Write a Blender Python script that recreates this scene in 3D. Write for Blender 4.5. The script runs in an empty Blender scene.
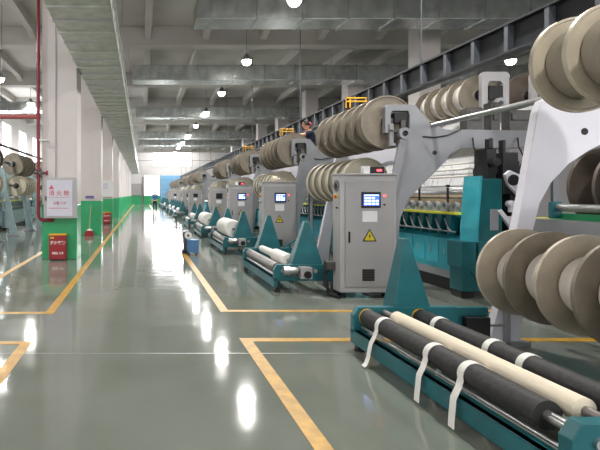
import bpy, math, random
from mathutils import Vector, Matrix
random.seed(7)
PI = math.pi
scene = bpy.context.scene
C = bpy.data.collections.new('hall'); scene.collection.children.link(C)

# ------------------------------------------------------------------ mesh builder
class MB:
    def __init__(s): s.v = []; s.f = []
    def add(s, vs, fs):
        n = len(s.v); s.v += [tuple(v) for v in vs]; s.f += [tuple(i+n for i in f) for f in fs]; return s
    def box(s, x0, y0, z0, x1, y1, z1):
        x0, x1 = min(x0, x1), max(x0, x1); y0, y1 = min(y0, y1), max(y0, y1); z0, z1 = min(z0, z1), max(z0, z1)
        return s.add([(x0,y0,z0),(x1,y0,z0),(x1,y1,z0),(x0,y1,z0),(x0,y0,z1),(x1,y0,z1),(x1,y1,z1),(x0,y1,z1)],
                     [(0,3,2,1),(4,5,6,7),(0,1,5,4),(1,2,6,5),(2,3,7,6),(3,0,4,7)])
    def prism(s, pts, a0, a1, axis='y'):
        # pts: 2D polygon; axis y -> (x,z); x -> (y,z); z -> (x,y)
        n = len(pts)
        def P(p, a):
            return {'y': (p[0], a, p[1]), 'x': (a, p[0], p[1]), 'z': (p[0], p[1], a)}[axis]
        vs = [P(p, a0) for p in pts] + [P(p, a1) for p in pts]
        fs = [tuple(range(n)), tuple(range(2*n-1, n-1, -1))]
        fs += [((i+1) % n, i, i+n, (i+1) % n + n) for i in range(n)]
        return s.add(vs, fs)
    def lathe(s, prof, o, axis='y', seg=40, closed=False):
        # prof: list of (axial, radius)
        o = Vector(o); vs = []; fs = []
        for a, r in prof:
            for k in range(seg):
                t = 2*PI*k/seg; c, d = math.cos(t)*r, math.sin(t)*r
                w = {'y': (c, a, d), 'x': (a, c, d), 'z': (c, d, a)}[axis]
                vs.append(o + Vector(w))
        m = len(prof)
        for i in range(m if closed else m-1):
            j = (i+1) % m
            for k in range(seg):
                k2 = (k+1) % seg
                fs.append((i*seg+k, i*seg+k2, j*seg+k2, j*seg+k))
        if not closed:
            fs.append(tuple(range(seg))[::-1]); fs.append(tuple(range((m-1)*seg, m*seg)))
        return s.add(vs, fs)
    def cyl(s, p0, p1, r0, r1=None, seg=16):
        r1 = r0 if r1 is None else r1
        p0, p1 = Vector(p0), Vector(p1); d = (p1-p0).normalized()
        u = d.orthogonal().normalized(); w = d.cross(u); vs = []
        for p, r in ((p0, r0), (p1, r1)):
            for k in range(seg):
                t = 2*PI*k/seg; vs.append(p + u*math.cos(t)*r + w*math.sin(t)*r)
        fs = [tuple(range(seg))[::-1], tuple(range(seg, 2*seg))]
        fs += [(k, (k+1) % seg, (k+1) % seg+seg, k+seg) for k in range(seg)]
        return s.add(vs, fs)
    def tube(s, pts, r, seg=8):
        pts = [Vector(p) for p in pts]; vs = []; fs = []; n = len(pts)
        d0 = (pts[1]-pts[0]).normalized(); u = d0.orthogonal().normalized()
        for i, p in enumerate(pts):
            d = (pts[min(i+1, n-1)] - pts[max(i-1, 0)]).normalized()
            u = (u - d*u.dot(d)).normalized(); w = d.cross(u)
            for k in range(seg):
                t = 2*PI*k/seg; vs.append(p + u*math.cos(t)*r + w*math.sin(t)*r)
        for i in range(n-1):
            for k in range(seg):
                fs.append((i*seg+k, i*seg+(k+1) % seg, (i+1)*seg+(k+1) % seg, (i+1)*seg+k))
        fs += [tuple(range(seg))[::-1], tuple(range((n-1)*seg, n*seg))]
        return s.add(vs, fs)
    def ribbon(s, pts, y0, y1, t=0.004):
        # band following (x,z) points (offset dy per point optional), width y0..y1
        n = len(pts); a = []; b = []
        for i, p in enumerate(pts):
            q0 = pts[max(i-1, 0)]; q1 = pts[min(i+1, n-1)]
            dx, dz = q1[0]-q0[0], q1[1]-q0[1]; L = math.hypot(dx, dz) or 1
            nx, nz = -dz/L*t, dx/L*t; dy = p[2] if len(p) > 2 else 0
            a.append([(p[0], y0+dy, p[1]), (p[0], y1+dy, p[1]), (p[0]+nx, y1+dy, p[1]+nz), (p[0]+nx, y0+dy, p[1]+nz)])
        vs = [v for q in a for v in q]; fs = []
        for i in range(n-1):
            for k in range(4):
                fs.append((i*4+k, i*4+(k+1) % 4, (i+1)*4+(k+1) % 4, (i+1)*4+k))
        fs += [(3,2,1,0), tuple((n-1)*4+k for k in range(4))]
        return s.add(vs, fs)

def obj(name, mb, mat, parent=None, smooth=False, bevel=0, loc=None, kind=None, label=None):
    me = bpy.data.meshes.new(name); me.from_pydata(mb.v, [], mb.f); me.validate()
    import bmesh
    bm = bmesh.new(); bm.from_mesh(me); bmesh.ops.recalc_face_normals(bm, faces=bm.faces); bm.to_mesh(me); bm.free()
    me.materials.append(mat)
    if smooth:
        me.polygons.foreach_set('use_smooth', [True]*len(me.polygons))
        me.set_sharp_from_angle(angle=math.radians(35))
    o = bpy.data.objects.new(name, me); C.objects.link(o)
    if parent: o.parent = parent
    if loc: o.location = loc
    if bevel:
        b = o.modifiers.new('bevel', 'BEVEL'); b.width = bevel; b.segments = 2; b.limit_method = 'ANGLE'
    if kind: o['kind'] = kind
    if label: o['label'] = label
    return o
def tag(o, label, cat, group=None, kind=None):
    o['label'] = label; o['category'] = cat
    if group: o['group'] = group
    if kind: o['kind'] = kind
    return o
def thing(name, label, cat, loc=(0,0,0), rz=0, group=None):
    o = bpy.data.objects.new(name, None); C.objects.link(o); o.empty_display_size = .1
    o.location = loc; o.rotation_euler = (0, 0, rz)
    return tag(o, label, cat, group)
def copy_tree(o, parent=None):
    c = o.copy(); C.objects.link(c)
    if parent is not None: c.parent = parent
    for ch in list(o.children): copy_tree(ch, c)
    return c
def dup(o, loc, label, rz=0, group=None):
    c = copy_tree(o); c.location = loc; c.rotation_euler = (0, 0, rz); c['label'] = label
    if group: c['group'] = group
    return c

# ------------------------------------------------------------------ materials
def lin(c):
    return tuple(((x/255)/12.92 if x/255 <= .04045 else ((x/255+.055)/1.055)**2.4) for x in c) + (1,)
def mat(name, rgb, rough=.5, metal=0, var=.12, scale=6, bump=.0, emit=None, es=0, coat=0, stretch=(1,1,1), detail=4):
    m = bpy.data.materials.new(name); m.use_nodes = True; nt = m.node_tree; b = nt.nodes['Principled BSDF']
    N = nt.nodes.new; L = nt.links.new
    tc = N('ShaderNodeTexCoord'); mp = N('ShaderNodeMapping'); mp.inputs['Scale'].default_value = stretch
    L(tc.outputs['Object'], mp.inputs[0])
    no = N('ShaderNodeTexNoise'); no.inputs['Scale'].default_value = scale; no.inputs['Detail'].default_value = detail
    L(mp.outputs[0], no.inputs['Vector'])
    c = lin(rgb); r = N('ShaderNodeValToRGB')
    r.color_ramp.elements[0].position = .3; r.color_ramp.elements[1].position = .7
    r.color_ramp.elements[0].color = tuple(x*(1-var) for x in c[:3])+(1,)
    r.color_ramp.elements[1].color = tuple(min(1, x*(1+var)) for x in c[:3])+(1,)
    L(no.outputs[0], r.inputs[0]); L(r.outputs[0], b.inputs['Base Color'])
    b.inputs['Roughness'].default_value = rough; b.inputs['Metallic'].default_value = metal
    if coat: b.inputs['Coat Weight'].default_value = coat; b.inputs['Coat Roughness'].default_value = .1
    if bump:
        bp = N('ShaderNodeBump'); bp.inputs['Strength'].default_value = bump; bp.inputs['Distance'].default_value = .02
        L(no.outputs[0], bp.inputs['Height']); L(bp.outputs[0], b.inputs['Normal'])
    if emit:
        b.inputs['Emission Color'].default_value = lin(emit); b.inputs['Emission Strength'].default_value = es
    return m
M = {}
M['cab'] = mat('cabinet_paint', (160,158,159), .42, 0, .05, 3)
M['cabside'] = mat('cabinet_side_paint', (174,172,173), .4, 0, .04, 3)
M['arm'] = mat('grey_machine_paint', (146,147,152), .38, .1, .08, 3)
M['palelit'] = mat('pale_lit_machine_paint', (226,224,234), .28, .1, .05, 2)  # arms: strong light put into a paler grey; levers and brackets: own pale tone
M['teal'] = mat('teal_paint', (22,98,106), .4, 0, .16, 4)
M['tealbed'] = mat('bright_teal_paint', (62,172,188), .35, 0, .12, 4)
M['tealdark'] = mat('dark_teal_paint', (20,98,104), .4, 0, .15, 4)
M['flange'] = mat('aluminium_flange', (190,180,162), .42, .35, .14, 5, .05)
M['flangedark'] = mat('worn_flange', (138,129,115), .5, .35, .2, 5, .05)
M['yarn'] = mat('wound_yarn', (240,232,224), .75, 0, .08, 60, .2, stretch=(.2, 6, .2))
M['flangebrown'] = mat('brown_flange', (98,86,78), .5, .2, .15, 5, .05)
M['palerim'] = mat('pale_flange_rim', (196,188,168), .5, .1, .08, 6)
M['yarngrey'] = mat('grey_wound_yarn', (158,150,136), .75, 0, .1, 60, .2, stretch=(.2, 6, .2))
M['paleblue'] = mat('pale_blue_grey_paint', (150,172,176), .35, .15, .15, 4)
M['steel'] = mat('brushed_steel', (190,190,190), .3, .9, .1, 20)
M['darksteel'] = mat('dark_steel', (92,90,88), .4, .7, .15, 15)
M['rubber'] = mat('black_rubber', (44,43,43), .62, 0, .25, 25, .25)
M['black'] = mat('black_plastic', (24,24,26), .45, 0, .2, 10)
M['rollgrey'] = mat('grey_roller', (128,122,118), .4, .4, .1, 10)
M['cream'] = mat('cream_fabric', (226,214,192), .85, 0, .06, 40, .15, stretch=(1, .1, 1))
M['white'] = mat('white_fabric', (238,236,230), .85, 0, .04, 40, .2)
M['strap'] = mat('white_strap', (232,230,224), .8, 0, .05, 60, .3)
M['yellow'] = mat('safety_yellow', (226,170,40), .45, 0, .12, 10)
M['linepaint'] = mat('yellow_line_paint', (192,146,52), .38, 0, .2, 9, .05)
M['brightyellow'] = mat('yellow_strip', (228,226,70), .5, 0, .05, 10)
M['orange'] = mat('orange_plastic', (220,110,30), .4)
M['red'] = mat('red_paint', (150,30,42), .4, 0, .12, 8)
M['redpipe'] = mat('red_pipe_paint', (132,28,46), .38, 0, .1, 8)
M['rust'] = mat('rusty_pipe', (170,90,88), .5, 0, .15, 8)
M['paper'] = mat('white_paper', (226,226,228), .8, 0, .03)
M['blue'] = mat('blue_paint', (72,120,166), .45, 0, .12, 10)
M['bluedoor'] = mat('blue_door_paint', (120,170,210), .5, 0, .05, 2)
M['warn'] = mat('warning_yellow', (206,186,40), .5, 0, .05)
M['screen'] = mat('screen_glow', (60,100,220), .3, 0, 0, 4, emit=(70,110,255), es=1.1)
M['screenoff'] = mat('dark_screen', (40,44,50), .2)
M['screenrow'] = mat('screen_rows', (220,230,255), .3, 0, 0, 4, emit=(215,228,255), es=2.0)
M['redled'] = mat('red_indicator', (255,60,60), .3, 0, 0, 4, emit=(255,60,70), es=5)
M['wall'] = mat('white_wall_paint', (206,202,204), .7, 0, .03, 1)
M['pillar'] = mat('pillar_paint', (212,204,202), .6, 0, .03, 1.5)
M['green'] = mat('green_wall_paint', (44,162,104), .35, 0, .08, 2)
M['conc'] = mat('ceiling_concrete', (184,181,176), .8, 0, .08, .8)
M['beamc'] = mat('beam_concrete', (184,181,176), .8, 0, .06, .8)
M['galv'] = mat('galvanised_steel', (186,190,188), .27, .85, .22, 2.2, .9, stretch=(1.6, 1, 1))
M['galv2'] = mat('galvanised_tray_steel', (196,200,192), .42, .55, .15, 5, .1)
M['blackbeam'] = mat('black_steel_beam', (40,42,46), .5, .2, .15, 6)
M['rib'] = mat('grey_stiffener', (84,88,94), .5, .2, .15, 6)
M['lamp'] = mat('lamp_glass', (255,255,250), .3, 0, 0, 4, emit=(255,252,244), es=40)
M['housing'] = mat('lamp_housing', (130,130,130), .5, .5)
M['window'] = mat('daylight_glass', (255,255,255), .3, 0, 0, 4, emit=(250,252,255), es=6.5)
M['windowleft'] = mat('side_daylight_glass', (255,255,255), .3, 0, 0, 4, emit=(250,250,255), es=2.2)
M['winframe'] = mat('window_frame_paint', (190,190,190), .6)
M['navy'] = mat('navy_cloth', (36,40,62), .9, 0, .1, 20, .1)
M['blueshirt'] = mat('blue_cloth', (56,104,160), .9, 0, .1, 20, .1)
M['trouser'] = mat('dark_trousers', (38,44,62), .9, 0, .1, 20, .1)
M['skin'] = mat('skin', (206,154,126), .55, 0, .04, 10)
M['hair'] = mat('black_hair', (26,22,22), .7, 0, .2, 40, .3)
M['pinkcap'] = mat('pinkish_red_cap', (214,84,96), .8, 0, .1, 20)
M['purple'] = mat('purple_plate', (84,74,150), .5)
M['panelgrey'] = mat('lilac_panel', (206,206,218), .45, 0, .04, 4)
M['redtext'] = mat('red_lettering', (206,96,112), .6, 0, .05)
M['whitetext'] = mat('white_lettering', (236,214,214), .6, 0, .03)

# yarn sheet: fine silver-white threads
def yarn_sheet_mat():
    m = bpy.data.materials.new('yarn_sheet'); m.use_nodes = True; nt = m.node_tree; b = nt.nodes['Principled BSDF']
    N = nt.nodes.new; L = nt.links.new
    tc = N('ShaderNodeTexCoord'); mp = N('ShaderNodeMapping'); mp.inputs['Scale'].default_value = (2.5, 40, 2.5)
    L(tc.outputs['Object'], mp.inputs[0])
    no = N('ShaderNodeTexNoise'); no.inputs['Scale'].default_value = 1.2; no.inputs['Detail'].default_value = 6
    L(mp.outputs[0], no.inputs['Vector'])
    n2 = N('ShaderNodeTexNoise'); n2.inputs['Scale'].default_value = 3.5; n2.inputs['Detail'].default_value = 5
    L(tc.outputs['Object'], n2.inputs['Vector'])
    mx = N('ShaderNodeMath'); mx.operation = 'ADD'; L(no.outputs[0], mx.inputs[0]); L(n2.outputs[0], mx.inputs[1])
    r = N('ShaderNodeValToRGB'); r.color_ramp.elements[0].position = .75; r.color_ramp.elements[1].position = 1.15
    r.color_ramp.elements[0].color = lin((170,170,182)); r.color_ramp.elements[1].color = lin((255,255,255))
    L(mx.outputs[0], r.inputs[0]); L(r.outputs[0], b.inputs['Base Color'])
    bp = N('ShaderNodeBump'); bp.inputs['Strength'].default_value = .6; bp.inputs['Distance'].default_value = .03
    L(n2.outputs[0], bp.inputs['Height']); L(bp.outputs[0], b.inputs['Normal'])
    b.inputs['Roughness'].default_value = .35; b.inputs['Metallic'].default_value = .2
    return m
M['sheet'] = yarn_sheet_mat()

def floor_mat():
    m = bpy.data.materials.new('green_grey_epoxy_floor'); m.use_nodes = True; nt = m.node_tree; b = nt.nodes['Principled BSDF']
    N = nt.nodes.new; L = nt.links.new
    tc = N('ShaderNodeTexCoord')
    n1 = N('ShaderNodeTexNoise'); n1.inputs['Scale'].default_value = .5; n1.inputs['Detail'].default_value = 6
    L(tc.outputs['Object'], n1.inputs['Vector'])
    r = N('ShaderNodeValToRGB'); r.color_ramp.elements[0].position = .3; r.color_ramp.elements[1].position = .72
    r.color_ramp.elements[0].color = lin((106,112,102)); r.color_ramp.elements[1].color = lin((130,134,126))
    L(n1.outputs[0], r.inputs[0]); L(r.outputs[0], b.inputs['Base Color'])
    mp = N('ShaderNodeMapping'); mp.inputs['Scale'].default_value = (.3, 1.9, 1); L(tc.outputs['Object'], mp.inputs[0])
    n2 = N('ShaderNodeTexNoise'); n2.inputs['Scale'].default_value = 1.3; n2.inputs['Detail'].default_value = 3
    L(mp.outputs[0], n2.inputs['Vector'])
    bp = N('ShaderNodeBump'); bp.inputs['Strength'].default_value = .16; bp.inputs['Distance'].default_value = .02
    L(n2.outputs[0], bp.inputs['Height']); L(bp.outputs[0], b.inputs['Normal'])
    n3 = N('ShaderNodeTexNoise'); n3.inputs['Scale'].default_value = 2.2; n3.inputs['Detail'].default_value = 5
    L(mp.outputs[0], n3.inputs['Vector'])
    mr = N('ShaderNodeMapRange'); mr.inputs['To Min'].default_value = .04; mr.inputs['To Max'].default_value = .13
    L(n3.outputs[0], mr.inputs[0]); L(mr.outputs[0], b.inputs['Roughness'])
    b.inputs['Specular IOR Level'].default_value = .45
    return m
M['floor'] = floor_mat()

def text_mesh(body, size, name, mt, parent, loc, rot=(PI/2, 0, 0), ext=.001, bold=0.0):
    cu = bpy.data.curves.new(name, 'FONT'); cu.body = body; cu.size = size; cu.extrude = ext; cu.offset = bold
    cu.align_x = 'CENTER'; cu.align_y = 'CENTER'
    t = bpy.data.objects.new('tmp_text', cu); C.objects.link(t)
    dg = bpy.context.evaluated_depsgraph_get(); dg.update()
    me = bpy.data.meshes.new_from_object(t.evaluated_get(dg)); me.materials.clear(); me.materials.append(mt)
    bpy.data.objects.remove(t)
    o = bpy.data.objects.new(name, me); C.objects.link(o); o.parent = parent; o.location = loc; o.rotation_euler = rot
    return o

# ------------------------------------------------------------------ the hall
YF, YB, XL, XR, ZC = 73.0, -7.0, -9.0, 24.0, 7.7
PY = [11.5 + 6.85*k for k in range(-2, 9)]
def struct(name, mb, m, label=None, parent=None, **k):
    o = obj(name, mb, m, parent, **k); o['kind'] = 'structure'
    if label: o['label'] = label
    return o
struct('floor', MB().box(XL, YB, -.2, XR, YF, 0), M['floor'], 'glossy green grey epoxy floor of the hall')
struct('ceiling', MB().box(XL, YB, ZC, XR, YF, ZC+.2), M['conc'], 'grey concrete ceiling slab')
struct('wall_right', MB().box(XR, YB, 0, XR+.2, YF, ZC), M['wall'], 'plain white right wall')
bw = MB().box(XL, YB-.2, 0, XR, YB, 1.6).box(XL, YB-.2, 5.6, XR, YB, ZC)
for i in range(7): bw.box(XL+i*5.33, YB-.2, 1.6, XL+1.0+i*5.33, YB, 5.6)
struct('wall_back', bw, M['wall'], 'white wall behind the camera with a row of windows added for light')
for i in range(6):  # unseen glowing windows, added to light the faces turned to the camera
    x = XL+1.0+i*5.33
    o = struct('window_%d' % (30+i), MB().box(x, YB-.14, 1.6, x+4.33, YB-.1, 5.6), M['windowleft'], 'wide glowing window added behind the camera for fill light')
    struct('window_frame', MB().box(x+2.12, YB-.1, 1.6, x+2.2, YB-.04, 5.6), M['winframe'], None, o)
# front (far) wall, pieces round the window band
fw = MB().box(XL, YF, 1.25, XR, YF+.2, 5.6).box(XL, YF, 7.62, XR, YF+.2, ZC).box(XL, YF, 5.6, 1.6, YF+.2, 7.62).box(7.2, YF, 5.6, XR, YF+.2, 7.62)
struct('wall_front', fw, M['wall'], 'white far end wall of the hall')
struct('baseboard_front', MB().box(XL, YF-.03, 0, XR, YF+.2, 1.25), M['green'], 'green painted lower band of the far wall')
w = struct('window_1', MB().box(1.6, YF+.08, 5.6, 7.2, YF+.12, 7.62), M['window'], 'bright high window band in the far wall')
fr = MB()
for i in range(5): fr.box(1.6+i*1.4-.04, YF-.02, 5.6, 1.6+i*1.4+.04, YF+.08, 7.62)
fr.box(1.6, YF-.02, 5.56, 7.2, YF+.08, 5.64)
struct('window_frame', fr, M['winframe'], None, w)
# left wall with tall windows
lw = MB().box(XL-.2, YB, 0, XL, YF, 1.6).box(XL-.2, YB, 6.2, XL, YF, ZC)
wy = [27.5 + 4.57*k for k in range(0, 10)]
prev = YB
for i, y in enumerate(wy):
    lw.box(XL-.2, prev, 1.6, XL, y, 6.2); prev = y+2.4
lw.box(XL-.2, prev, 1.6, XL, YF, 6.2)
struct('wall_left', lw, M['wall'], 'white left wall with tall windows')
for i, y in enumerate(wy):
    o = struct('window_%d' % (i+2), MB().box(XL-.14, y, 1.6, XL-.1, y+2.4, 6.2), M['windowleft'], 'tall daylit window in the left wall')
    g = MB().box(XL-.1, y+1.17, 1.6, XL-.05, y+1.23, 6.2).box(XL-.1, y, 3.4, XL-.05, y+2.4, 3.46)
    struct('window_frame', g, M['winframe'], None, o)
# ceiling beams
n = 1
for y in PY:
    struct('trim_%d' % n, MB().box(XL, y+.1, 7.0, XR, y+.65, ZC), M['beamc'], 'deep concrete cross beam under the ceiling', bevel=.02); n += 1
for i in range(-3, 11):
    x = -1.9 + 2.12*i
    if XL < x-.15 and x+.15 < XR:
        m = MB()
        for a, b in zip(PY[:-1], PY[1:]):
            # haunched secondary joist between two cross beams
            m.prism([(a+.65, ZC), (a+.65, 7.2), (a+1.3, 7.34), (b-.55, 7.34), (b+.1, 7.2), (b+.1, ZC)], x-.12, x+.12, 'x')
        struct('trim_%d' % n, m, M['beamc'], 'concrete joist running along the ceiling'); n += 1
# pillars
PW = .8
def pillar(x, y, label, zt=7.0, PW=.8):
    r = thing('pillar', label, 'pillar', (x, y, 0)); r['kind'] = 'structure'
    obj('shaft', MB().box(0, 0, 1.25, PW, PW, zt), M['pillar'], r, bevel=.012)
    obj('green_base', MB().box(-.004, -.004, 0, PW+.004, PW+.004, 1.25), M['green'], r, bevel=.012, label='glossy green painted base')
    return r
ordn = ['nearest', 'second', 'third', 'fourth', 'fifth', 'sixth', 'seventh', 'eighth', 'ninth', 'tenth', 'eleventh', 'twelfth']
for k in range(9):
    pillar(-2.3, PY[k+2] if k+2 < len(PY) else 11.5+6.85*k, 'white square pillar with green base, %s along the left of the aisle' % ordn[k])
for k in range(7):
    pillar(9.1, 16.4+5.7*k, 'white square pillar behind the right-hand machines, %s one' % ordn[k], 7.3, .7)

# floor lines
def fline(x0, y0, x1, y1, label):
    global n
    struct('trim_%d' % n, MB().box(x0, y0, .0005, x1, y1, .003), M['linepaint'], label); n += 1
fline(1.01, 1.2, 1.125, 5.2, 'near yellow floor line on the right of the aisle')
fline(1.125, 5.08, 7.5, 5.2, 'yellow cross line ending the near right marking')
fline(1.0, 6.36, 1.11, 70, 'long yellow floor line on the right of the aisle')
fline(1.11, 6.36, 7.5, 6.46, 'yellow cross line starting the far right marking')
fline(-1.22, 1.2, -1.11, 5.08, 'near yellow floor line on the left of the aisle')
fline(-8.5, 4.98, -1.22, 5.08, 'yellow cross line ending the near left marking')
fline(-1.22, 6.25, -1.11, 70, 'long yellow floor line on the left of the aisle')
fline(-8.5, 6.25, -1.22, 6.35, 'yellow cross line starting the far left marking')
fline(-2.62, 8.4, -2.51, 70, 'yellow floor line behind the left pillars')
struct('trim_%d' % n, MB().box(XL, 4.70, .0003, 2.0, 4.712, .0016), M['steel'], 'thin pale expansion joint across the floor'); n += 1

# ------------------------------------------------------------------ ducts
def long_duct():
    r = thing('ventilation_duct', 'long flat galvanised duct hung beside the left pillars above the aisle', 'duct', (-1.48, 7, 4.4))
    L_ = 65.4
    obj('duct_body', MB().box(0, 0, .0, .98, L_, .4), M['galv2'], r)
    ys = [.05+.62*k for k in range(62)] + [38.6+1.3*k for k in range(21)]
    for k, y in enumerate(ys):
        m = MB().box(-.012, y, -.035, 1.0, y+.05, .44)
        obj('flange_rib', m, M['galv2'] if k % 2 else M['steel'], r)
    m = MB().box(.98, 0, -.05, 1.01, L_, -.0).box(.98, 0, .36, 1.02, L_, .42)
    obj('edge_angle', m, M['steel'], r)
    for k in range(0, 11):
        for x in (.05, .93): obj('hanger_rod', MB().cyl((x, 1+k*6, .4), (x, 1+k*6, 3.3), .01, seg=6), M['steel'], r)
long_duct()
def cross_duct(y, x0, x1, zb, h, label, dep=.9):
    r = thing('ceiling_duct', label, 'duct', (x0, y, zb))
    obj('duct_body', MB().box(0, 0, 0, x1-x0, dep, h), M['galv'], r, bevel=.02)
    x = .4
    while x < x1-x0:
        obj('flange_rib', MB().box(x, -.03, -.03, x+.04, dep+.03, h+.03), M['galv'], r); x += 1.25
    x = .8
    while x < x1-x0:
        obj('hanger_rod', MB().cyl((x, dep/2, h), (x, dep/2, 7.7-zb), .012, seg=6), M['steel'], r); x += 3.75
cross_duct(20.4, -.4, 23, 6.15, .62, 'wide silver duct across the ceiling, nearest one')
cross_duct(13.7, 1.5, 23, 6.3, .55, 'silver duct across the ceiling above the nearest reels')
cross_duct(30.3, -.4, 22, 6.15, .62, 'silver duct across the ceiling, second beyond the nearest')
cross_duct(41.8, -.4, 20, 6.15, .6, 'silver duct across the ceiling, third towards the far wall')
cross_duct(48.5, -.4, 20, 6.2, .6, 'silver duct across the ceiling, closest to the far wall')
cross_duct(27.0, -8.9, -2.6, 6.0, .5, 'silver duct high on the left of the pillars')
# round duct behind
r = thing('crane_beam', 'long black steel beam with ribs above the right-hand machines', 'steel beam', (5.0, 3, 3.39))
obj('web', MB().box(-.015, 0, 0, .015, 62, .4), M['blackbeam'], r)
obj('beam_flanges', MB().box(-.11, 0, .38, .11, 62, .41).box(-.11, 0, 0, .11, 62, .03), M['blackbeam'], r)
for k in range(90):
    y = .3+k*.68
    obj('stiffener', MB().box(-.1, y, .03, -.015, y+.07, .38), M['rib'], r)
for k in range(1, 10): obj('hanger_rod', MB().cyl((0, k*6.85-.9, .41), (0, k*6.85-.9, 4.31), .014, seg=6), M['rib'], r)

# ------------------------------------------------------------------ lamps
def lamp(x, y, label, watt=210):
    z = 6.37
    r = thing('ceiling_lamp', label, 'lamp', (x, y, z), 0, 'high bay lamps under the ceiling')
    obj('lamp_housing', MB().lathe([(.02, .19), (.06, .2), (.14, .12), (.26, .07)], (0,0,0), 'z', 24), M['housing'], r, smooth=True)
    obj('lamp_glass', MB().lathe([(-.15, .02), (-.14, .07), (-.1, .12), (-.04, .16), (.02, .17)], (0,0,0), 'z', 24), M['lamp'], r, smooth=True)
    obj('drop_rod', MB().cyl((0,0,.24), (0,0,7.7-z), .012, seg=8), M['housing'], r)
    ld = bpy.data.lights.new('lamp_light', 'AREA'); ld.shape = 'DISK'; ld.size = .34; ld.energy = watt; ld.color = (1, .985, .95)
    l = bpy.data.objects.new('lamp_light', ld); C.objects.link(l); l.location = (0, 0, -.17); l.parent = r
for k in range(12):
    y = 1.07 + 5.76*k
    lamp(3.84, y, 'round lit ceiling lamp, %s in the row over the machines' % ordn[k])
lamp(13.5, 18.3, 'round lit ceiling lamp glimpsed above the raised reels at right')
lamp(13.5, 6.8, 'round lit ceiling lamp beyond the right edge of the view')
for k in range(0, 8):
    lamp(-6, 3.9+5.76*k, 'round lit ceiling lamp over the left-hand machines, %s one' % ordn[k])

# ------------------------------------------------------------------ warp beams (reels)
def reel(name, label, L_, nsec, R, core, loc, matf, matc, shaft=(-.2, .2), group='reels of the knitting machines', rim=.008):
    """sectional beam: axis along y, origin on axis"""
    r = thing(name, label, 'reel', loc, 0, group)
    obj('shaft', MB().cyl((0, shaft[0], 0), (0, L_+shaft[1], 0), .045, seg=16), M['darksteel'], r, smooth=True)
    sp = L_/nsec
    for k in range(nsec+1):
        y = k*sp
        t = .014
        prof = [(-t-.012, .06), (-t-.012, .115), (-t, .125), (-t, R*.93), (-t-rim, R*.95), (-t-rim, R),
                (t+rim, R), (t+rim, R*.95), (t, R*.93), (t, .125), (t+.012, .115), (t+.012, .06)]
        f = obj('flange', MB().lathe(prof, (0, y, 0), 'y', 56), matf[k % len(matf)], r, smooth=True)
        if k == 0 or k == nsec:
            s = -1 if k == 0 else 1
            obj('hub_cap', MB().lathe([(y+s*.026, .05), (y+s*.03, .1), (y+s*.045, .09), (y+s*.045, .05)], (0,0,0), 'y', 24, True), M['black'], f, smooth=True)
    for k in range(nsec):
        y = k*sp+.022
        c = core if not isinstance(core, (list, tuple)) else core[k % len(core)]
        obj('yarn_winding', MB().lathe([(0, c-.006), (.01, c), (sp-.054, c), (sp-.044, c-.006)], (0, y, 0), 'y', 48), matc, r, smooth=True)
    return r
UP = 'raised reels above the right-hand machines'; MID = 'reels behind the control cabinets'
F2 = [M['flange'], M['flangedark']]
# bay 0
reel('warp_beam', 'large alloy reel of discs at the top right corner', 2.05, 6, .41, .30, (3.75, 2.25, 2.61), [M['flange']], M['yarngrey'])
reel('warp_beam', 'low reel with wide discs and white hubs in the right foreground', 2.45, 7, .41, .24, (3.59, 2.3, .76), [M['flangedark'], M['flange']], M['yarn'], rim=.002)
reel('warp_beam', 'dark disc reel seen behind the pale arm at the right edge', .7, 2, .5, .2, (5.78, 5.5, 1.58), [M['flangebrown']], M['yarn'], (-.25, .3))

# ------------------------------------------------------------------ arm outline
def S(x, z): return (x*1.103, 1.5+(z-1.5)*1.103)
def arm_outline(long=True):
    p = [(3.60, 2.24), (3.44, 1.62), (3.36, 1.16), (3.22, .5), (3.13, .14), (3.02, .14), (3.0, .14)]
    pts = [(3.56,2.24),(3.50,1.9),(3.43,1.5),(3.36,1.16),(3.24,.6),(3.12,.141),(3.40,.141),(3.46,.7),(3.52,1.18)]
    pts += [(3.64,1.45),(3.82,1.63),(3.98,1.79),(4.12,1.94),(4.22,2.06),(4.34,2.12)] if long else [(3.58,1.42),(3.68,1.6),(3.84,1.77),(4.02,1.89),(4.25,2.0),(4.5,2.1)]
    if long: pts += [(5.6,2.13),(5.6,2.36)]
    else: pts += [(4.7,2.12),(4.7,2.36)]
    if not long: return [S(*q) for q in pts + [(4.15,2.39),(3.75,2.41),(3.60,2.34)]]
    pts += [(4.15,2.38),(3.96,2.42),(3.73,2.70),(3.71,2.715),(3.34,2.715),(3.31,2.69),(3.31,2.33),(3.385,2.33),(3.385,2.60),(3.41,2.63),(3.62,2.63),(3.64,2.58),(3.64,2.3)]
    return [S(*q) for q in pts]
def bracket_parts(r, y0, mt):
    # bearing block, dark clamp, pivot ring in front of the hooked plate at local y0
    obj('bearing_block', MB().box(3.78, y0-.02, 2.56, 3.97, y0+.10, 2.72), M['black'], r, bevel=.01)
    x, z = 3.91, 2.40
    m = MB().lathe([(-.07, .045), (-.07, .088), (0, .088), (0, .045)], (x, y0-.01, z), 'y', 24, True)
    obj('pivot_ring', m, M['arm'], r, smooth=True)
    obj('pivot_pin', MB().cyl((x, y0-.05, z), (x, y0+.05, z), .045, seg=16), M['black'], r, smooth=True)
    obj('clamp_lever', MB().box(3.86, y0-.05, 2.44, 3.93, y0, 2.6).box(3.70, y0-.04, 2.43, 3.87, y0, 2.46), M['darksteel'], r)
    obj('guide_slide', MB().box(3.7, y0-.03, 2.25, 3.76, y0, 2.55).box(3.70, y0-.035, 2.22, 3.79, y0-.0, 2.26), M['arm'], r)

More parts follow.
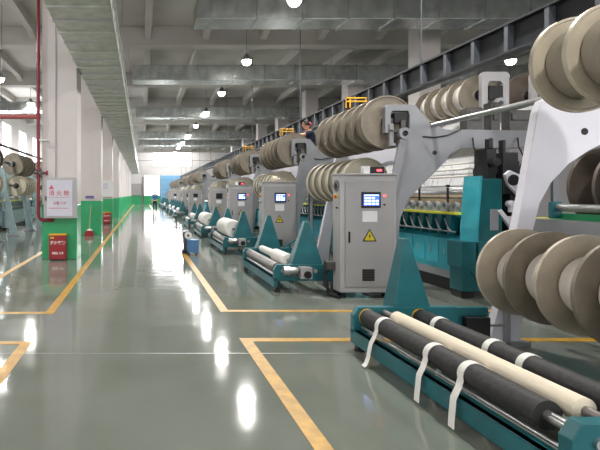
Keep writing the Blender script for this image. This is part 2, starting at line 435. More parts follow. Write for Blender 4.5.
def machine(label, loc, armm='arm', full=True):
    r = thing('knitting_machine', label, 'machine', loc)
    # arms: near at y 0..0.1, far at 2.6..2.7
    for y in (0, 2.6):
        a = obj('support_arm', MB().prism(arm_outline(y == 0), y, y+.1), M[armm if y == 0 else 'palelit'], r, bevel=.006)
        obj('bolt_hole', MB().cyl((4.39, y-.003, 2.12), (4.39, y+.103, 2.12), .035, seg=16), M['black'], a)
        if y: obj('bearing_block', MB().box(3.66, y, 2.49, 3.86, y+.1, 2.68), M['arm'], r, bevel=.006)
        obj('arm_foot', MB().box(3.38, y-.05, 0, 3.82, y+.15, .04), M['arm'], r)
    bracket_parts(r, 0, armm)
    obj('brace_plate', MB().prism([S(3.48,2.24), S(3.40,1.8), S(3.34,1.5), S(3.42,1.5), S(3.50,1.85), S(3.58,2.24)], -.06, -.0), M['arm'], r)
    # bed
    bx = 4.75
    obj('plinth', MB().box(bx+.06, .0, 0, bx+.9, 3.6, .2), M['black'], r)
    obj('plinth_strip', MB().box(bx, -.1, .2, bx+.95, 3.7, .32), M['arm'], r)
    obj('bed', MB().prism([(bx+.0,.32),(bx+.0,.80),(bx+.12,.86),(bx+.12,1.12),(bx+.0,1.18),(bx+.0,1.2),(bx+.9,1.2),(bx+.9,.32)], 0, 3.6), M['tealbed'], r)
    obj('dark_recess', MB().box(bx+.10, .02, .87, bx+.118, 3.58, 1.11), M['black'], r)
    for k in range(9):
        y = .12+k*.385
        p = obj('access_panel', MB().box(bx-.014, y, .40, bx+.0, y+.30, .76), M['tealbed'], r, bevel=.006)
        obj('panel_latch', MB().box(bx-.022, y+.2, .56, bx-.014, y+.225, .66), M['steel'], p)
    obj('yellow_rail', MB().box(bx-.06, -.02, 1.19, bx+.03, 3.6, 1.225), M['brightyellow'], r)
    for k in range(14):
        y = .12+k*.25
        obj('bracket_fin', MB().prism([(y, 1.18), (y+.14, 1.18), (y+.11, .86), (y+.08, .86)], bx-.03, bx+.12, 'x'), M['teal'], r)
    m = MB()
    for k in range(14):
        y = .2+k*.25; m.tube([(bx-.03, y+.1, 1.12), (bx-.05, y-.02, .98), (bx-.03, y-.08, .92)], .012, 6)
    obj('hook_links', m, M['steel'], r)
    obj('link_rod', MB().cyl((bx-.05, .0, .93), (bx-.05, 3.6, .93), .012, seg=8), M['steel'], r)
    for k in range(14):
        y = .14+k*.25
        m = MB().lathe([(-.03, .035), (-.03, .075), (.03, .075), (.03, .035)], (bx+.04, y, 1.31), 'x', 16, True).box(bx+.0, y-.07, 1.225, bx+.08, y+.07, 1.26)
        obj('ring_bearing', m, M['arm'], r, smooth=True)
    for y in (.35, 1.15, 2.4):
        obj('knob_post', MB().cyl((bx+.05, y, 1.2), (bx+.05, y, 1.6), .018, seg=8).lathe([(0,.0),(.01,.03),(.04,.03),(.05,.0)], (bx+.05, y, 1.6), 'z', 12), M['black'], r, smooth=True)
    obj('warp_roller', MB().cyl((bx+.42, .1, 1.52), (bx+.42, 3.5, 1.52), .13, seg=28), M['steel'], r, smooth=True)
    obj('wooden_bar', MB().box(bx+.18, .1, 1.30, bx+.3, 3.5, 1.42), mat_wood, r)
    obj('white_rods', MB().cyl((bx+.3, .05, 1.78), (bx+.3, 3.6, 1.78), .018, seg=8).cyl((bx+.38, .05, 1.9), (bx+.38, 3.6, 1.9), .018, seg=8).cyl((bx+.5, .05, 2.0), (bx+.5, 3.6, 2.0), .014, seg=8), M['white'], r, smooth=True)
    m = MB().prism([(bx+.52,1.62),(bx+.62,2.1),(bx+1.9,3.0),(bx+1.9,2.99),(bx+.63,2.09),(bx+.53,1.62)], .1, 3.5)
    obj('yarn_sheet', m, M['sheet'], r)
    # end column and drive
    obj('end_column', MB().prism([(4.80,.32),(4.80,1.0),(4.86,1.72),(5.16,1.72),(5.16,.32)], -.34, -.0), M['tealdark'], r, bevel=.012)
    obj('column_edge', MB().prism([(4.77,.34),(4.77,1.0),(4.83,1.76),(4.865,1.76),(4.805,1.0),(4.805,.34)], -.36, .0), M['tealbed'], r)
    obj('data_plate', MB().box(4.98, -.352, .98, 5.1, -.34, 1.28), M['arm'], r, bevel=.004)
    gh = obj('gear_housing', MB().box(4.56, -.36, .44, 5.0, -.02, .82).box(4.60, -.34, .1, 4.96, -.02, .44), M['teal'], r, bevel=.01)
    obj('notch_plate', MB().prism([(4.53,.46),(4.62,.30),(4.70,.40),(4.78,.29),(4.87,.46)], -.366, -.342), M['tealdark'], gh)
    obj('motor_box', MB().box(4.6, -.30, .0, 4.78, -.05, .1), M['black'], r)
    for xa, xb, zt in ((4.95, 5.2, 2.82), (5.32, 5.46, 2.9), (5.6, 5.95, 2.78)):
        obj('drive_housing', MB().box(xa, .12, 2.3, xb, .3, zt).box(xa+.03, .1, 2.62, xb-.03, .12, zt-.04), M['darksteel'], r, bevel=.01)
    m = MB().box(4.98, -.28, 1.72, 5.12, 0, 2.16).box(5.2, -.3, 1.5, 5.42, -.02, 2.1).box(5.12, -.22, 1.8, 5.5, -.02, 1.98)
    m.box(5.42, -.3, 1.55, 5.52, -.05, 1.8).cyl((5.05, -.4, 1.95), (5.05, -.28, 1.95), .06, seg=16).cyl((5.3, -.38, 1.7), (5.3, -.3, 1.7), .08, seg=16)
    m.box(5.3, -.3, .9, 5.62, -.02, 1.5).box(5.0, -.3, 2.16, 5.06, -.2, 2.3).box(5.2, -.3, 2.1, 5.24, -.2, 2.28)
    obj('pattern_drive', m, M['black'], r, bevel=.008)
    m = MB().prism([(5.190,1.78),(5.260,1.84),(5.390,1.78),(5.540,1.72),(5.500,1.62),(5.560,1.48),(5.500,1.35),(5.360,1.5),(5.240,1.62)], -.36, -.3)
    obj('lever_plate', m, M['palelit'], r, bevel=.006)
    m = MB().prism([(5.080,1.26),(5.140,1.28),(5.220,1.18),(5.320,1.18),(5.420,1.3),(5.480,1.28),(5.360,1.08),(5.5,.9),(5.36,.9),(5.220,1.08)], -.36, -.3).cyl((5.27,-.4,1.36),(5.27,-.3,1.36),.045,seg=16).box(5.245,-.39,1.24,5.295,-.33,1.4)
    obj('fork_bracket', m, M['palelit'], r, bevel=.004)
    for x in (4.95, 5.22, 5.62):
        m = MB().tube([(x, -.02, 2.34), (x-.03, -.08, 2.2), (x+.03, -.1, 2.05), (x-.04, -.1, 1.85), (x-.03, -.1, 1.7)], .011, 6)
        obj('cable', m, M['black'], r)
    m = MB().tube([(4.2, -.02, 2.36), (4.35, -.05, 2.34), (4.55, -.05, 2.37), (4.75, -.05, 2.46)], .012, 6)
    obj('hose', m, M['black'], r)
    return r
mat_wood = mat('tan_wood_bar', (186,160,126), .6, 0, .1, 10)
GM = 'machines along the right of the aisle'
G_ = {'machine': 'knitting machines along the right of the aisle'}
m1 = machine('grey-armed teal warp knitting machine behind the nearest control cabinet', (0, 7.5, 0))

def rename(o): return o
YM = [7.5, 12.2, 16.9, 21.6, 31.0, 35.7, 40.4, 49.8, 54.5, 59.2]
for i, y in enumerate(YM):
    nth = ordn[i]
    if i: dup(m1, (0, y, 0), 'grey-armed teal knitting machine behind the %s control cabinet of the row' % nth)
    if i == 0:
        ru = reel('warp_beam', 'raised alloy reel above the nearest control cabinet, hooked on a grey arm', 1.95, 5, .41, .33, (3.76, 7.68, 2.6), [M['flangedark']], M['yarngrey'], (-.16, 1.1), rim=.014)
        rm = reel('warp_beam', 'reel of pale discs right behind the nearest control cabinet', 1.7, 5, .37, .34, (3.6, 8.1, 1.72), [M['palerim']], M['yarngrey'], (-.5, .85), rim=.036)
    else:
        a = dup(ru, (3.76, y+.18, 2.6), 'raised alloy reel over the %s control cabinet of the row' % nth)
        b = dup(rm, (3.6, y+.6, 1.72), 'reel of pale discs behind the %s control cabinet of the row' % nth)
m0 = machine('nearest machine, with pale curved support arm rising behind the foreground reel', (0, 4.96-2.6, 0), 'palelit')
# bay 0 machine lies mostly outside the view: drop its parts that would sit far right except the arms and cross beam
EXTRA0 = [c for c in m0.children if c.name.split('.')[0] not in ('support_arm', 'arm_foot', 'plinth', 'plinth_strip', 'bed', 'yellow_rail')]
for c in EXTRA0:
    for g in list(c.children): bpy.data.objects.remove(g)
    bpy.data.objects.remove(c)
for c in m0.children:
    if c.name.split('.')[0] == 'bed': c.data = c.data.copy(); c.data.materials[0] = M['teal']
tag(obj('tie_tube', MB().cyl((4.36, 5.0, 2.53), (4.36, 7.5, 2.53), .035, seg=12), M['steel'], smooth=True), 'steel tube linking the pale foreground arm and the nearest grey arm', 'tube')
obj('guide_bar', MB().box(4.02, .2, 1.11, 4.10, 2.84, 1.25), M['arm'], m0, bevel=.006)
obj('guide_roller', MB().cyl((4.3, .2, 1.36), (4.3, 2.84, 1.36), .04, seg=16), M['steel'], m0, smooth=True)
obj('green_apron', MB().box(4.34, .2, .98, 4.36, 2.95, 1.3), M['green'], m0)
obj('bar_bracket', MB().box(4.22, 2.8, 1.25, 4.34, 2.84, 1.42), M['teal'], m0, bevel=.01)
# back row reels above (second row at right)
reel('warp_beam', 'small raised reel with bright yarn between discs, behind the black beam', 1.45, 4, .36, .27, (6.03, 8.95, 3.26), [M['flangedark']], M['yarn'], (-.25, .3))
reel('warp_beam', 'dark brown raised disc reel at upper right behind a grey bracket', 1.3, 3, .43, .3, (6.95, 9.0, 3.25), [M['flangebrown']], M['yarngrey'], (-.25, .3))
def hook_frame(x, z, y, label, s=1.0):
    r = thing('reel_bracket', label, 'bracket', (x, y, 0))
    p = [(-.24,-.35),(-.24,.32),(-.2,.36),(.2,.36),(.24,.32),(.24,-.35),(.13,-.35),(.13,.16),(.08,.2),(-.08,.2),(-.13,.16),(-.13,-.35)]
    obj('hook_plate', MB().prism([(a*s, z+b*s) for a, b in p], -.08, .0), M['cab'], r, bevel=.005)
    obj('bearing_block', MB().box(-.12, -.1, z-.12, .12, -.02, z+.12), M['black'], r, bevel=.01)
    obj('pivot_ring', MB().lathe([(-.06, .05), (-.06, .1), (0, .1), (0, .05)], (.04, -.1, z-.2), 'y', 20, True), M['arm'], r, smooth=True)
    obj('post', MB().box(-.24, -.08, 2.4, -.14, 0, z-.3).box(.14, -.08, 2.4, .24, 0, z-.3).box(-.24, -.07, 0, -.14, -.01, 2.4).box(.14, -.07, 0, .24, -.01, 2.4), M['arm'], r)
    obj('cross_plate', MB().box(-.14, -.07, 2.4, .14, -.01, 2.62), M['arm'], r)
    return r
hook_frame(6.13, 3.26, 8.75, 'grey hooked bracket holding the small bright raised reel')
hook_frame(7.0, 3.25, 8.75, 'grey hooked bracket in front of the dark brown reel')

# yellow frames on raised reels
def yframe(y, label):
    r = thing('yellow_frame', label, 'frame', (3.7, y, 3.01))
    m = MB().tube([(-.13, 0, 0), (-.13, 0, .17), (.22, 0, .17), (.22, 0, -.06)], .017, 8).cyl((-.13, 0, .11), (.22, 0, .11), .014, seg=8).cyl((-.06, 0, -.0), (-.06, 0, .17), .016, seg=8)
    obj('rail', m, M['yellow'], r, smooth=True); return r
yframe(8.75, 'yellow tube frame on top of the nearest raised machine reel')
yframe(12.95, 'yellow tube frame that the person up on the platform is touching')
yframe(17.6, 'yellow tube frame on the third raised reel, beyond the worker')

# ------------------------------------------------------------------ control cabinets
def cabinet(label, loc, lit=True):
    r = thing('control_cabinet', label, 'cabinet', loc)
    W, D, H = .81, .27, 1.77
    obj('cabinet_body', MB().box(0, 0, .08, W, D, H), M['cabside'], r, bevel=.008)
    d = obj('door', MB().box(.07, -.018, .16, W-.03, 0, H-.09), M['cab'], r, bevel=.005)
    obj('door_handle', MB().box(.115, -.032, .80, .14, -.018, .96), M['black'], d, bevel=.004)
    obj('roof_cap', MB().box(-.015, -.03, H, W+.015, D+.01, H+.025), M['cab'], r, bevel=.005)
    obj('frame_strip', MB().box(0, -.012, .1, .06, 0, H-.02), M['cabside'], r)
    s = obj('touch_screen', MB().box(.30, -.035, 1.30, .575, -.018, 1.53), M['black'], r, bevel=.006)
    obj('display', MB().box(.325, -.038, 1.335, .55, -.035, 1.495), M['screen'] if lit else M['screenoff'], s)
    if lit:
        m = MB()
        for i in range(4):
            for j in range(3):
                if (i, j) != (3, 2): m.box(.34+i*.053, -.0395, 1.345+j*.042, .378+i*.053, -.038, 1.372+j*.042)
        m.box(.335, -.0395, 1.476, .54, -.038, 1.488)
        obj('display_rows', m, M['screenrow'], s)
    obj('paper_notice', MB().box(.315, -.021, 1.10, .53, -.018, 1.255), M['paper'], r)
    t = obj('warning_sign', MB().prism([(.315,.82),(.52,.82),(.418,1.0)], -.022, -.018), M['black'], r)
    obj('warning_field', MB().prism([(.34,.833),(.495,.833),(.418,.972)], -.024, -.022), M['warn'], t)
    obj('lightning_bolt', MB().prism([(.428,.94),(.40,.89),(.418,.89),(.408,.845),(.44,.9),(.422,.9)], -.026, -.024), M['black'], t)
    v = obj('vent_grille', MB().box(.315, -.022, .25, .49, -.018, .42), M['black'], r)
    m = MB()
    for i in range(7): m.box(.32, -.027, .262+i*.023, .485, -.022, .270+i*.023)
    obj('grille_slats', m, M['darksteel'], v)
    obj('indicator_light', MB().cyl((.635, -.03, 1.475), (.635, -.018, 1.475), .014, seg=12), M['redled'] if lit else M['red'], r)
    obj('push_button', MB().cyl((.63, -.03, 1.345), (.63, -.018, 1.345), .014, seg=12), M['black'], r)
    f = obj('side_fan', MB().lathe([(-.012,.05),(-.012,.085),(0,.085),(0,.05)], (0, .13, 1.62), 'x', 24, True), M['darksteel'], r, smooth=True)
    m = MB()
    for q in range(4):
        a = q*PI/4; m.cyl((-.008, .13+math.cos(a)*.07, 1.62+math.sin(a)*.07), (-.008, .13-math.cos(a)*.07, 1.62-math.sin(a)*.07), .004, seg=6)
    m.cyl((-.006,.13,1.62),(-.003,.13,1.62),.06,seg=16)
    obj('fan_guard', m, M['black'], f)
    obj('switch_plate', MB().box(-.006, .10, 1.425, 0, .18, 1.50), M['brightyellow'], r)
    obj('main_switch', MB().cyl((-.04, .13, 1.46), (-.006, .13, 1.46), .026, seg=16), M['orange'], r)
    obj('key_switch', MB().cyl((-.02, .1, 1.3), (0, .1, 1.3), .014, seg=12), M['black'], r)
    for x in (.05, W-.1):
        for y in (.03, D-.08): obj('foot', MB().box(x, y, 0, x+.05, y+.05, .08), M['black'], r)
    return r
c1 = cabinet('light grey control cabinet with lit screen, nearest and largest', (2.85, 7.2, 0))
c_off = cabinet('light grey control cabinet with dark screen, fourth in the row', (2.85, 21.3, 0), False)
YC = [7.2, 11.9, 16.5, 21.3, 30.7, 35.4, 40.1, 49.5, 54.2, 58.9]
for i, y in enumerate(YC):
    if i in (0, 3): continue
    src = c1 if i < 3 else c_off
    dup(src, (2.85, y, 0), 'light grey control cabinet, %s in the row, %s' % (ordn[i], 'with lit blue screen' if i < 3 else 'screen dark'))
# boxes on cabinets
def counter(loc, label):
    r = thing('counter_box', label, 'counter', loc)
    obj('case', MB().box(0, 0, 0, .2, .12, .1), M['black'], r, bevel=.006)
    obj('digits', MB().box(.09, -.003, .035, .16, 0, .065), M['redled'], r)
    obj('junction_box', MB().box(-.1, .01, 0, -.005, .11, .11), M['paper'], r, bevel=.005)
    return r
k1 = counter((3.33, 7.28, 1.795), 'small black counter with red digits on the nearest cabinet')
dup(k1, (3.2, 16.58, 1.795), 'small black counter with red digits on the third cabinet')
obj_y = thing('yarn_cone', 'cream yarn package lying on top of the second cabinet', 'yarn package', (3.12, 12.02, 1.795))
obj('yarn_body', MB().lathe([(0,.05),(.005,.065),(.12,.06),(.13,.03)], (0,0,.066), 'x', 24), M['cream'], obj_y, smooth=True)
obj('tube_end', MB().cyl((-.02,0,.066),(.2,0,.066),.02,seg=12), M['paper'], obj_y, smooth=True)

# ------------------------------------------------------------------ cloth winders
def winder(label, loc, L_=2.4, rollmat='rollgrey', motor=True, foreground=False):
    """origin: near left floor corner (x=2.02)"""
    r = thing('cloth_winder', label, 'winding frame', loc)
    obj('side_rail', MB().box(0, 0, .07, .05, L_, .2).box(0, 0, .19, .09, L_, .2), M['teal'], r, bevel=.004)
    obj('side_rail', MB().box(.95, 0, .07, 1.0, L_, .2), M['teal'], r, bevel=.004)
    for y in (0, L_-.08):
        e = obj('end_plate', MB().prism([(0,.17),(0,.34),(.05,.42),(.98,.42),(1.0,.36),(1.0,.17)], y, y+.08), M['teal'], r, bevel=.005)
        s = 1 if y else 0
        ya, yb = (y+.0, y+.3) if y else (y+.02, y+.3)
        # tapered stand: front face plane, depth shrinking to the top
        x0, x1, ax0, ax1, zt, zb = (.46, .74, .49, .55, 1.07, .42) if foreground else (.29, .76, .49, .56, 1.07, .42)
        zb = .17
        k0, k1_ = x0-.09, x1+.07
        vs = [(k0, ya, zb), (k1_, ya, zb), (k1_, yb, zb), (k0, yb, zb), (ax0, ya+.04, zt), (ax1, ya+.04, zt), (ax1, ya+.14, zt), (ax0, ya+.14, zt)]
        m = MB().add(vs, [(0,3,2,1),(4,5,6,7),(0,1,5,4),(1,2,6,5),(2,3,7,6),(3,0,4,7)])
        obj('tapered_stand', m, M['teal'], r, bevel=.006)
    for x in (.03, .9):
        for y in (.02, L_-.1):
            obj('foot', MB().box(x, y, 0.0, x+.06, y+.07, .17).cyl((x+.03, y+.035, 0), (x+.03, y+.035, .02), .05, seg=12), M['black'], r)
    for x in (.13, .63):
        a = obj('drive_roller', MB().cyl((x, .3 if x < .5 else .32, .325), (x, L_-.08, .325), .08, seg=32), M[rollmat], r, smooth=True)
        obj('shaft_end', MB().cyl((x, -.02, .325), (x, .31, .325), .03, seg=16), M['steel'], a, smooth=True)
        if foreground:
            obj('yellow_ring', MB().lathe([(0,.06),(0,.081),(.02,.081),(.02,.06)], (x, L_-.101, .325), 'y', 28, True), M['yellow'], a, smooth=True)
    obj('guide_rod', MB().cyl((.08, .08, .23), (.08, L_-.08, .23), .014 if foreground else .028, seg=12), M['steel'], r, smooth=True)
    if foreground:
        for y in (L_-.75, L_-1.3): obj('rod_collar', MB().cyl((.08, y, .23), (.08, y+.03, .23), .024, seg=12), M['steel'], r, smooth=True)
        obj('tension_rod', MB().cyl((.92, .08, .24), (.92, L_-.0, .24), .035, seg=16), M['black'], r, smooth=True)
        for y in (L_-.5, L_-1.05, L_-1.42): obj('tape_wrap', MB().cyl((.92, y, .24), (.92, y+.06, .24), .04, seg=16), M['strap'], r, smooth=True)
        obj('tie_bar', MB().box(.85, L_-.06, .33, 1.3, L_, .41).box(1.0, L_-.05, .12, 1.06, L_-.0, .33), M['teal'], r, bevel=.004)
        obj('weight_block', MB().box(1.05, L_-.12, .0, 1.28, L_+.02, .33), M['black'], r, bevel=.008)
        obj('cross_rod', MB().cyl((.7, L_+.1, .20), (1.6, L_+.1, .20), .012, seg=8).box(1.56, L_+.06, 0, 1.6, L_+.12, .34), M['steel'], r)
    if motor:
        mo = obj('motor', MB().lathe([(0,.04),(.01,.065),(.1,.07),(.11,.055),(.2,.055),(.22,.05)], (.11, -.09, .34), 'x', 20), M['steel'], r, smooth=True)
        fins = MB()
        for q in range(6): fins.lathe([(0,.05),(0,.072),(.006,.072),(.006,.05)], (.135+q*.014, -.09, .34), 'x', 20, True)
        obj('motor_fins', fins, M['cab'], mo)
        g = obj('gearbox', MB().box(.36, -.16, .22, .54, -.0, .40), M['cab'], r, bevel=.015)
        obj('output_shaft', MB().lathe([(-.03,.03),(-.03,.055),(0,.055),(0,.03)], (.46, -.16, .29), 'y', 20, True).cyl((.46,-.175,.29),(.46,-.16,.29),.03,seg=12), M['black'], g, smooth=True)
        obj('coupling', MB().cyl((.33,-.09,.34),(.36,-.09,.34),.04,seg=16).box(.2,-.1,.26,.3,.0,.29), M['darksteel'], r)
    la = None if foreground else MB().tube([(.72, L_-.35, .46), (.98, L_-.35, .62)], .02, 6).box(.83, L_-.37, .2, .86, L_-.33, .56)
    if la: obj('tension_lever', la, M['teal'], r)
    return r
w0 = winder('teal cloth winder in the foreground with black rubber rollers', (2.02, 2.35, 0), 2.5, 'rubber', False, True)
YW = [7.65, 12.45, 17.1, 21.9, 31.2, 35.9, 40.6, 50.0, 54.7, 59.4]
w1 = winder('teal cloth winder with silver motor beside the nearest control cabinet', (2.02, 7.65, 0))
for i, y in enumerate(YW):
    if i: dup(w1, (2.02, y, 0), 'teal cloth winder with tapered stands beside the %s control cabinet of the row' % ordn[i])
# fabric rolls
def froll(loc, prof, label, mt='white', core=True):
    r = thing('fabric_roll', label, 'fabric roll', loc)
    obj('fabric', MB().lathe(prof, (0,0,0), 'y', 40), M[mt], r, smooth=True)
    if core: obj('core_shaft', MB().cyl((0, -.12, 0), (0, prof[-1][0]+.3, 0), .028, seg=16), M['rollgrey'], r, smooth=True)
    return r
froll((2.31, 2.6, .37), [(0,.05),(.01,.066),(1.93,.066),(1.94,.05)], 'long slim cream fabric roll lying between the black rubber rollers', 'cream')
froll((2.34, 8.0, .44), [(0,.09),(.02,.105),(.75,.105),(.78,.07),(1.75,.062),(1.76,.05)], 'slim white fabric roll with thick near end on the nearest grey-roller winder')
fr1 = froll((2.36, 12.95, .60), [(0,.20),(.03,.23),(1.35,.23),(1.38,.20)], 'fat white fabric roll on the second grey-roller winder')
dup(fr1, (2.36, 17.6, .60), 'fat white fabric roll on the third grey-roller winder')
fr4 = froll((2.36, 22.4, .49), [(0,.10),(.03,.13),(1.2,.13),(1.22,.1)], 'thin white fabric roll on a winder farther down the row')
for i, y in ((5, 31.6), (6, 36.3), (7, 41), (8, 50.4)):
    dup(fr4, (2.36, y, .49), 'small white fabric roll on the %s winder down the row' % ordn[i])

# straps over the black rollers
def strap(xc, yc, label, hang):
    R_ = .0815; pts = []
    for k in range(0, 11):
        a = math.radians(20 + k*16); pts.append((xc+math.cos(a)*R_, .325+math.sin(a)*R_))
    if hang: 
        x, z = pts[-1]
        for q, (dx, zz) in enumerate(hang): pts.append((xc-R_+dx, zz, -.014*(q+1)))
    o = obj('fabric_strap', MB().ribbon(pts[::-1], yc, yc+.06, .004), M['strap'], smooth=True)
    tag(o, label, 'strap', None); return o
strap(2.15, 4.38, 'white cloth strap hanging to the floor at the far end of the front black roller', [(-.005,.30),(-.03,.25),(-.07,.19),(-.09,.13),(-.105,.08),(-.13,.03),(-.16,.012)])
strap(2.15, 3.62, 'white cloth strap over the middle of the front black roller', [(-.005,.30),(-.03,.25),(-.07,.19),(-.085,.12),(-.10,.06),(-.11,.02)])
strap(2.15, 3.22, 'white cloth strap over the front black roller, closest to the viewer', [(-.005,.30),(-.03,.25),(-.07,.19),(-.085,.12),(-.10,.06),(-.11,.02)])
for y, s in ((4.4, 'far end'), (3.72, 'middle'), (3.38, 'near part')):
    strap(2.65, y, 'white cloth strap round the %s of the rear black roller' % s, None)
# cables at nearest cabinet
m = MB()
for q in range(3):
    m.tube([(2.80-.02*q, 7.45+.03*q, .40), (2.74, 7.5, .3), (2.76-.03*q, 7.42, .15), (2.70+.05*q, 7.3, .04), (2.82, 7.22-.05*q, .025)], .017, 8)
r = thing('cable_bundle', 'black cables and grey connector at the foot of the nearest cabinet', 'cable', (0,0,0))
obj('cables', m, M['black'], r, smooth=True)
obj('connector_box', MB().box(2.72, 7.36, .38, 2.85, 7.5, .5), M['darksteel'], r, bevel=.006)

# ------------------------------------------------------------------ left-hand machines
ml = copy_tree(m1); 
for c in ml.children:
    if c.name.split('.')[0] in ('bed', 'access_panel', 'end_column', 'column_edge', 'gear_housing', 'bracket_fin', 'support_arm'):
        c.data = c.data.copy(); c.data.materials[0] = M['paleblue']
for i, y in enumerate((15.9, 20.6, 25.3, 30.0)):
    if i == 0:
        ml.location = (-1.0, y, 0); ml.rotation_euler = (0, 0, PI); ml['label'] = 'pale blue-grey machine seen left of the red pipe, nearest of that row'; ml['group'] = 'knitting machines left of the pillars'
    else: dup(ml, (-1.0, y, 0), 'machine seen left of the red pipe, %s of that row' % ordn[i], PI)
    dup(ru, (-4.76, y-.18, 2.6), 'dull alloy reel on the left-hand machines, %s in view' % ordn[i], PI)
    dup(rm, (-4.6, y-.6, 1.80), 'lower pale reel of the left-hand machines, %s in view' % ordn[i], PI)
r = thing('overhead_rail', 'dark rail sloping in view above the left-hand machine reels', 'rail', (-4.6, 10, 3.1))
obj('rail', MB().cyl((0,0,0), (0,24,0), .04, seg=8), M['blackbeam'], r)
for k in range(5): obj('hanger_rod', MB().cyl((0, 1+k*5.4, 0), (0, 1+k*5.4, 4.6), .01, seg=6), M['rib'], r)

# ------------------------------------------------------------------ pillar fittings
# red pipe
r = thing('fire_pipe', 'dark red vertical fire pipe on the nearest left pillar', 'pipe', (-2.37, 11.44, 0))
pts = [(0, 0, 7.0), (0, 0, 1.05)] + [(.12-.12*math.cos(a), 0, .98-.12*math.sin(a)+.04) for a in [PI/8*q for q in range(1, 5)]] + [(.36, 0, .90)]
obj('riser', MB().tube(pts, .036, 12), M['redpipe'], r, smooth=True)
obj('collar', MB().cyl((0,0,3.2), (0,0,3.34), .05, seg=12).cyl((0,0,4.6), (0,0,4.66), .046, seg=12).cyl((0,0,1.9), (0,0,1.96), .046, seg=12), M['redpipe'], r, smooth=True)
obj('branch_pipe', MB().cyl((-4, .02, 3.27), (0, .02, 3.27), .05, seg=12), M['rust'], r, smooth=True)
obj('branch_coupling', MB().cyl((-1.2, .02, 3.27), (-1.1, .02, 3.27), .062, seg=12), M['redpipe'], r, smooth=True)
obj('clamp', MB().box(.0, -.03, 2.72, .2, .05, 2.745), M['steel'], r)
r = thing('pipe_valve', 'small dark valve with red wheel beside the red pipe', 'valve', (-2.3, 11.36, 1.98))
obj('valve_body', MB().cyl((-.15,0,0), (.12,0,0), .03, seg=10).box(-.04,-.03,-.04,.04,.03,.04), M['darksteel'], r)
obj('valve_wheel', MB().cyl((.13,0,0), (.16,0,0), .055, seg=16), M['red'], r, smooth=True)
obj('valve_clamp', MB().box(-.02,.03,-.02,.02,.15,.02), M['darksteel'], r)
# thin conduit
tag(obj('conduit', MB().cyl((-1.98, 11.49, 1.87), (-1.98, 11.49, 7.0), .012, seg=8), M['cab']), 'thin grey conduit running up the nearest left pillar', 'conduit')
# hydrant cabinet
r = thing('hydrant_cabinet', 'white-framed fire hydrant box with red lettering on the nearest left pillar', 'fire hydrant box', (-2.22, 11.28, .95))
obj('case', MB().box(0, 0, 0, .74, .196, .92), M['cabside'], r, bevel=.012)
d = obj('door_panel', MB().box(.075, -.012, .05, .65, 0, .865), M['panelgrey'], r, bevel=.004)
obj('door_latch', MB().box(.035, -.02, .40, .06, 0, .50), M['darksteel'], r, bevel=.004)
obj('logo', MB().prism([(.12,.66),(.24,.66),(.18,.76)], -.016, -.012), M['redtext'], d)
text_mesh('消 火 栓', .13, 'lettering', M['redtext'], d, (.35, -.015, .565), bold=.002)
obj('red_rule', MB().box(.12, -.015, .47, .59, -.012, .478).box(.12, -.015, .225, .56, -.012, .237), M['redtext'], d)
text_mesh('火警 119', .075, 'lettering', M['redtext'], d, (.36, -.015, .34), bold=.001)
# extinguisher boxes
def exbox(loc, label, s=1.0, txt=True):
    r = thing('extinguisher_box', label, 'fire extinguisher box', loc)
    obj('case', MB().box(0, 0, .03, .38, .2, .58), M['red'], r, bevel=.008)
    obj('lid', MB().box(-.006, -.008, .57, .386, .2, .6), M['yellow'], r, bevel=.004, label='yellow edged lid')
    f = obj('front_door', MB().box(.02, -.01, .05, .36, 0, .55), M['red'], r, bevel=.004)
    obj('plinth', MB().box(.03, .01, 0, .35, .19, .03), M['black'], r)
    if txt:
        text_mesh('灭火器箱', .085, 'lettering', M['whitetext'], f, (.2, -.013, .40), bold=.003)
        text_mesh('FIRE 119', .07, 'lettering', M['whitetext'], f, (.2, -.013, .17), bold=.003)
        obj('yellow_label', MB().box(.03, -.013, .50, .12, -.01, .535), M['warn'], f)
    return r
exbox((-2.09, 11.22, 0), 'red fire extinguisher box on the floor against the nearest left pillar')
exbox((-1.95, 24.95, 0), 'small red extinguisher box at the foot of the third left pillar')
r = thing('notice_board', 'white notice board on the third left pillar', 'notice board', (-2.0, 25.16, 1.35))
obj('board', MB().box(0, -.06, 0, .56, .036, .8), M['paper'], r, bevel=.006)
obj('notice', MB().box(.05, -.07, .4, .3, -.06, .7), M['panelgrey'], r)
r = thing('name_plate', 'small purple plate on the second left pillar above the green', 'plate', (-2.07, 18.33, 1.33))
obj('plate', MB().box(0, -.01, 0, .3, .018, .1), M['purple'], r, bevel=.003)
obj('plate_rim', MB().box(.02, -.013, .02, .28, -.01, .03), M['paper'], r)
# broom and dustpan
r = thing('dustpan', 'red dustpan with thin upright handle leaning on the second left pillar', 'dustpan', (-1.9, 18.0, 0))
obj('pan', MB().prism([(-.17,0),(.17,0),(.15,.14),(-.05,.2),(-.15,.14)], -.1, .1), M['red'], r, bevel=.01)
obj('handle', MB().tube([(0,0,.16), (.02,.12,.7), (.03,.33,1.1)], .014, 8), mat_wood, r, smooth=True)
obj('cloth', MB().lathe([(0,.11),(.03,.10),(.06,.03)], (.02,0,.19), 'z', 16), M['white'], r, smooth=True)

